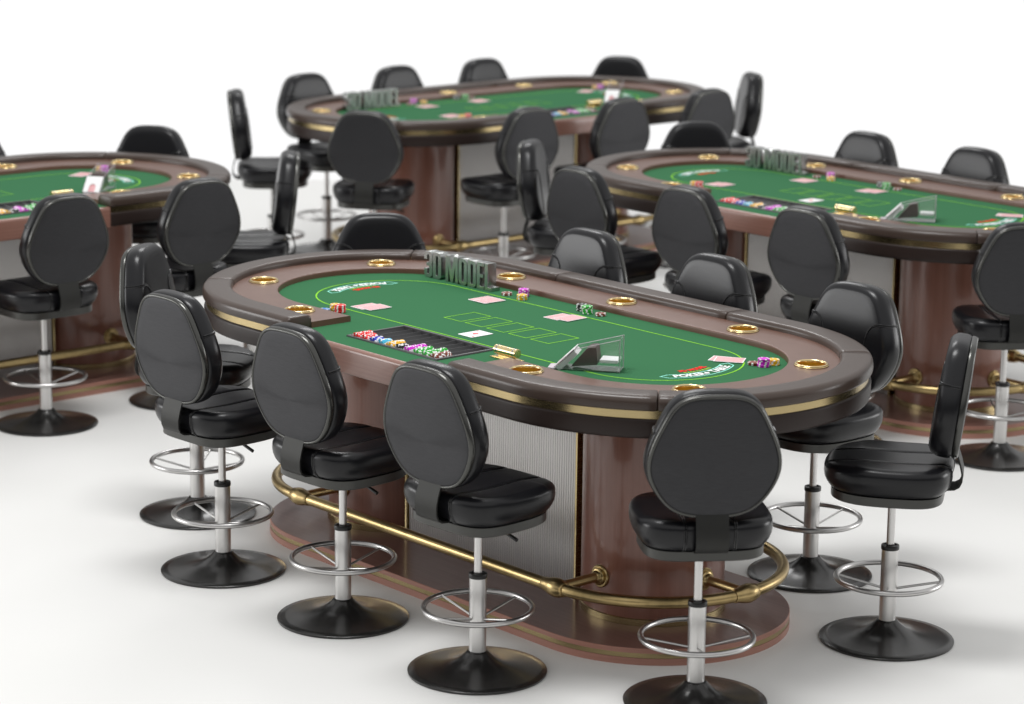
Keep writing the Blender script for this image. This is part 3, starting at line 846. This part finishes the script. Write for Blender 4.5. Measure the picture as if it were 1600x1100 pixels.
for k in 'ABCD':
    X, Y, th = TX[k]; nm = SHORT[k]
    t = inst(table0); put(t, k, 0, 0, 0, 0); tag(t, TL[k][0], 'poker table', 'oval poker tables')
    for i, (x, y, h) in enumerate(ST):
        if k != 'A' and i < 5: x = (-1.382, -.718, 0, .718, 1.382)[i]
        if k == 'A' and i in (1, 2, 3): h += D2(2.5)
        lb = SLAB[k][i]
        if lb is None: continue
        s_ = inst(stool0); put(s_, k, x, y, 0, h - PI / 2)
        tag(s_, ' '.join(lb.split()), 'stool', 'black leather stools around the poker tables')
    t = inst(tray0); put(t, k, 0, 0, 0, 0); tag(t, 'black plastic chip tray set into the felt of the ' + nm, 'chip tray', 'chip trays in the tables')
    t = inst(knock0); put(t, k, .381, -.388, ZF, 0); tag(t, 'small brass cylinder on a plate beside the chip tray of the ' + nm, 'dealer cylinder', 'brass cylinders beside the chip trays')
    t = inst(shoe0); put(t, k, .597, -.370, ZF + .001, D2(37)); tag(t, 'clear acrylic card shoe with white front on the ' + nm, 'card shoe', 'card shoes on the tables')
    if k != 'D':
        t = inst(sign0); put(t, k, -.940, .332, ZF + .0005, 0); tag(t, 'silver metal letters reading 3D MODEL standing on the ' + nm, 'letter sign', 'metal letter signs on the tables')
    for i, (x, y, rz, where) in enumerate(CARDS):
        if k == 'D' and x < 0: continue
        o = obj('playing_card', cardm); put(o, k, x, y, ZF + .0010 + .0016 * (i % 2), rz)
        wh = {'left': 'beside the red chip stack', 'mid left': 'in front of the metal letters', 'mid right': 'near the green chips', 'right': 'on the right end lettering'}[where]
        tag(o, 'pink backed card, %s of a pair, %s, %s' % ('upper' if i % 2 else 'lower', wh, nm), 'playing card', 'pink backed cards on the tables')
    o = obj('playing_card', acem); put(o, k, .009, -.211, ZF + .0010, 0)
    tag(o, 'white face up ace of diamonds card behind the chip tray of the ' + nm, 'playing card', 'ace cards on the tables')
    for (x, y, c, n, where) in STACKS:
        if k == 'D' and x < 0: continue
        wx, wy = world(k, x, y); ph = random.random() * 6
        for j in range(n):
            jx, jy = random.uniform(-.0012, .0012), random.uniform(-.0012, .0012)
            ph += random.choice((0, .05, .35, -.3))
            pos = 'top' if j == n - 1 else ORD[j]
            chips.append(((Vector((wx + jx, wy + jy, ZF + .0008 + j * (CHT + .00012)))), (0, 0, ph), c, k,
                          '%s chip of the %s stack by the %s on the %s' % (pos, c, where, nm), 'chips of the %s stack by the %s, %s' % (c, where, nm)))
    for r, (c, n) in enumerate(ROWS):
        if k == 'D' and r < 4: continue
        x = CHX[r]; rowname = ['leftmost', 'second', 'third', 'fourth', 'fifth', 'sixth', 'seventh', 'eighth', 'ninth', 'rightmost'][r]
        cn = {'navy': 'dark blue', 'cyan': 'light blue'}.get(c, c)
        yy = TRAY[2] + .0125
        for j in range(n):
            wx, wy = world(k, x + random.uniform(-.0006, .0006), yy)
            z = ZF - .0035 + random.uniform(-.0006, .0012)
            ti = random.uniform(-.02, .05)
            chips.append((Vector((wx, wy, z)), (PI / 2 + ti, random.random() * 0, TX[k][2] + PI, random.random() * 6), c, k,
                          '%s %s chip from the front, %s tray row, %s' % (ORDN(j + 1), cn, rowname, nm), '%s chips in the %s tray row of the %s' % (cn, rowname, nm)))
            yy += CHT + .00015
# the 300 chips that show largest are objects of their own, the rest one mass
chips.sort(key=lambda c: (c[0] - CAM).length)
rest = MB(); cm = list(CH)
for idx, (p, rot, c, k, lab, grp) in enumerate(chips):
    if len(rot) == 4:
        m4 = Matrix.Translation(p) @ Matrix.Rotation(rot[2], 4, 'Z') @ Matrix.Rotation(rot[0], 4, 'X') @ Matrix.Rotation(rot[3], 4, 'Z')
    else: m4 = Matrix.Translation(p) @ Matrix.Rotation(rot[2], 4, 'Z')
    if idx < 300:
        o = obj('poker_chip', CHIPM[c]); o.matrix_world = m4
        tag(o, lab, 'poker chip', 'poker chips on the tables')
    else:
        me = CHIPM[c]
        o_ = len(rest.v); rest.v += [tuple(m4 @ v.co) for v in me.vertices]
        for q in me.polygons:
            rest.f.append(tuple(i + o_ for i in q.vertices)); rest.mi.append(len(cm) if q.material_index == 1 else cm.index(c)); rest.sm.append(False)
if rest.v:
    o = rest.build('poker_chips', [M['chip_' + c] for c in cm] + [M['chip_white']]); tag(o, 'many small coloured poker chips in the trays of the far tables', 'poker chips', None, 'stuff')

# ------------------------------------------------------------------ camera
f, p, h, ro = 4019.036, .2211239, 2.8803327, .0112171
Rv = Vector((1, 0, 0)); Uv = Vector((0, sin(p), cos(p))); Fv = Vector((0, cos(p), -sin(p)))
c_, s_ = cos(ro), sin(ro)
R2 = Rv * c_ + Uv * s_; U2 = Uv * c_ - Rv * s_
cam = bpy.data.cameras.new('camera'); co = bpy.data.objects.new('camera', cam); COL.objects.link(co)
co.matrix_world = Matrix(((R2.x, U2.x, -Fv.x, 0), (R2.y, U2.y, -Fv.y, 0), (R2.z, U2.z, -Fv.z, h), (0, 0, 0, 1)))
cam.sensor_width = 36; cam.lens = f / 1600 * 36; cam.clip_end = 200; cam.clip_start = .1
cam.dof.use_dof = True; cam.dof.focus_distance = 8.95; cam.dof.aperture_fstop = 2.5
sc.camera = co

# ------------------------------------------------------------------ light
w = bpy.data.worlds.new('World'); sc.world = w; w.use_nodes = True
n, l = w.node_tree.nodes, w.node_tree.links
WL, WR, WB, WO = .50, .42, .12, .78
bg = n['Background']; tc = n.new('ShaderNodeTexCoord'); sx = n.new('ShaderNodeSeparateXYZ'); rp = n.new('ShaderNodeValToRGB')
l.new(tc.outputs['Generated'], sx.inputs[0])
def mrange(src, a, b, c, d):
    m = n.new('ShaderNodeMapRange'); m.interpolation_type = 'SMOOTHSTEP'
    for k_, v_ in zip(('From Min', 'From Max', 'To Min', 'To Max'), (a, b, c, d)): m.inputs[k_].default_value = v_
    l.new(src, m.inputs['Value']); return m.outputs[0]
def math_(op, a, b):
    m = n.new('ShaderNodeMath'); m.operation = op
    for i_, v_ in enumerate((a, b)):
        if isinstance(v_, (int, float)): m.inputs[i_].default_value = v_
        else: l.new(v_, m.inputs[i_])
    return m.outputs[0]
# white cyclorama floor running on beyond the tables, soft white overhead, dim studio walls
fy = mrange(sx.outputs['Y'], .15, .75, 0, 1)
fz = mrange(sx.outputs['Z'], -.05, .04, 1, 0)
back = math_('MULTIPLY', fy, fz)
side = mrange(sx.outputs['X'], -.9, .7, WL, WR)
back_dark = mrange(sx.outputs['Y'], -.8, .2, WB, 1)
low = math_('MULTIPLY', side, back_dark)
ovr = mrange(sx.outputs['Z'], .15, .50, 0, 1)
mo = n.new('ShaderNodeMix'); mo.data_type = 'FLOAT'; l.new(ovr, mo.inputs[0]); l.new(low, mo.inputs[2]); mo.inputs[3].default_value = WO
dim = mo.outputs[0]
mix = n.new('ShaderNodeMix'); mix.data_type = 'FLOAT'
l.new(back, mix.inputs[0]); l.new(dim, mix.inputs[2]); mix.inputs[3].default_value = 1.03
l.new(mix.outputs[0], bg.inputs['Strength']); bg.inputs['Color'].default_value = (1, 1, 1, 1)
def area(name, loc, target, sx_, sy_, power, col=(1, 1, 1)):
    L = bpy.data.lights.new(name, 'AREA'); L.shape = 'RECTANGLE'; L.size = sx_; L.size_y = sy_; L.energy = power; L.color = col
    o = bpy.data.objects.new(name, L); COL.objects.link(o); o.location = loc
    o.rotation_euler = (Vector(target) - Vector(loc)).to_track_quat('-Z', 'Y').to_euler(); return o
area('key_softbox', (-14.0, 11.0, 2.5), (0, 10.0, .9), 7, 4, 620)
area('right_softbox', (14.0, 12.5, 2.6), (0, 10.0, .9), 6, 3.6, 430)
area('top_softbox', (-1.0, 8.4, 7.6), (-.4, 10.0, 0), 3.0, 1.8, 330)
area('rear_top_softbox', (-.5, 18, 7.5), (-.3, 16, 0), 3.4, 1.6, 180)

sc.view_settings.view_transform = 'Standard'; sc.view_settings.look = 'None'; sc.view_settings.gamma = 1; sc.view_settings.exposure = 0
sc.render.engine = 'CYCLES'
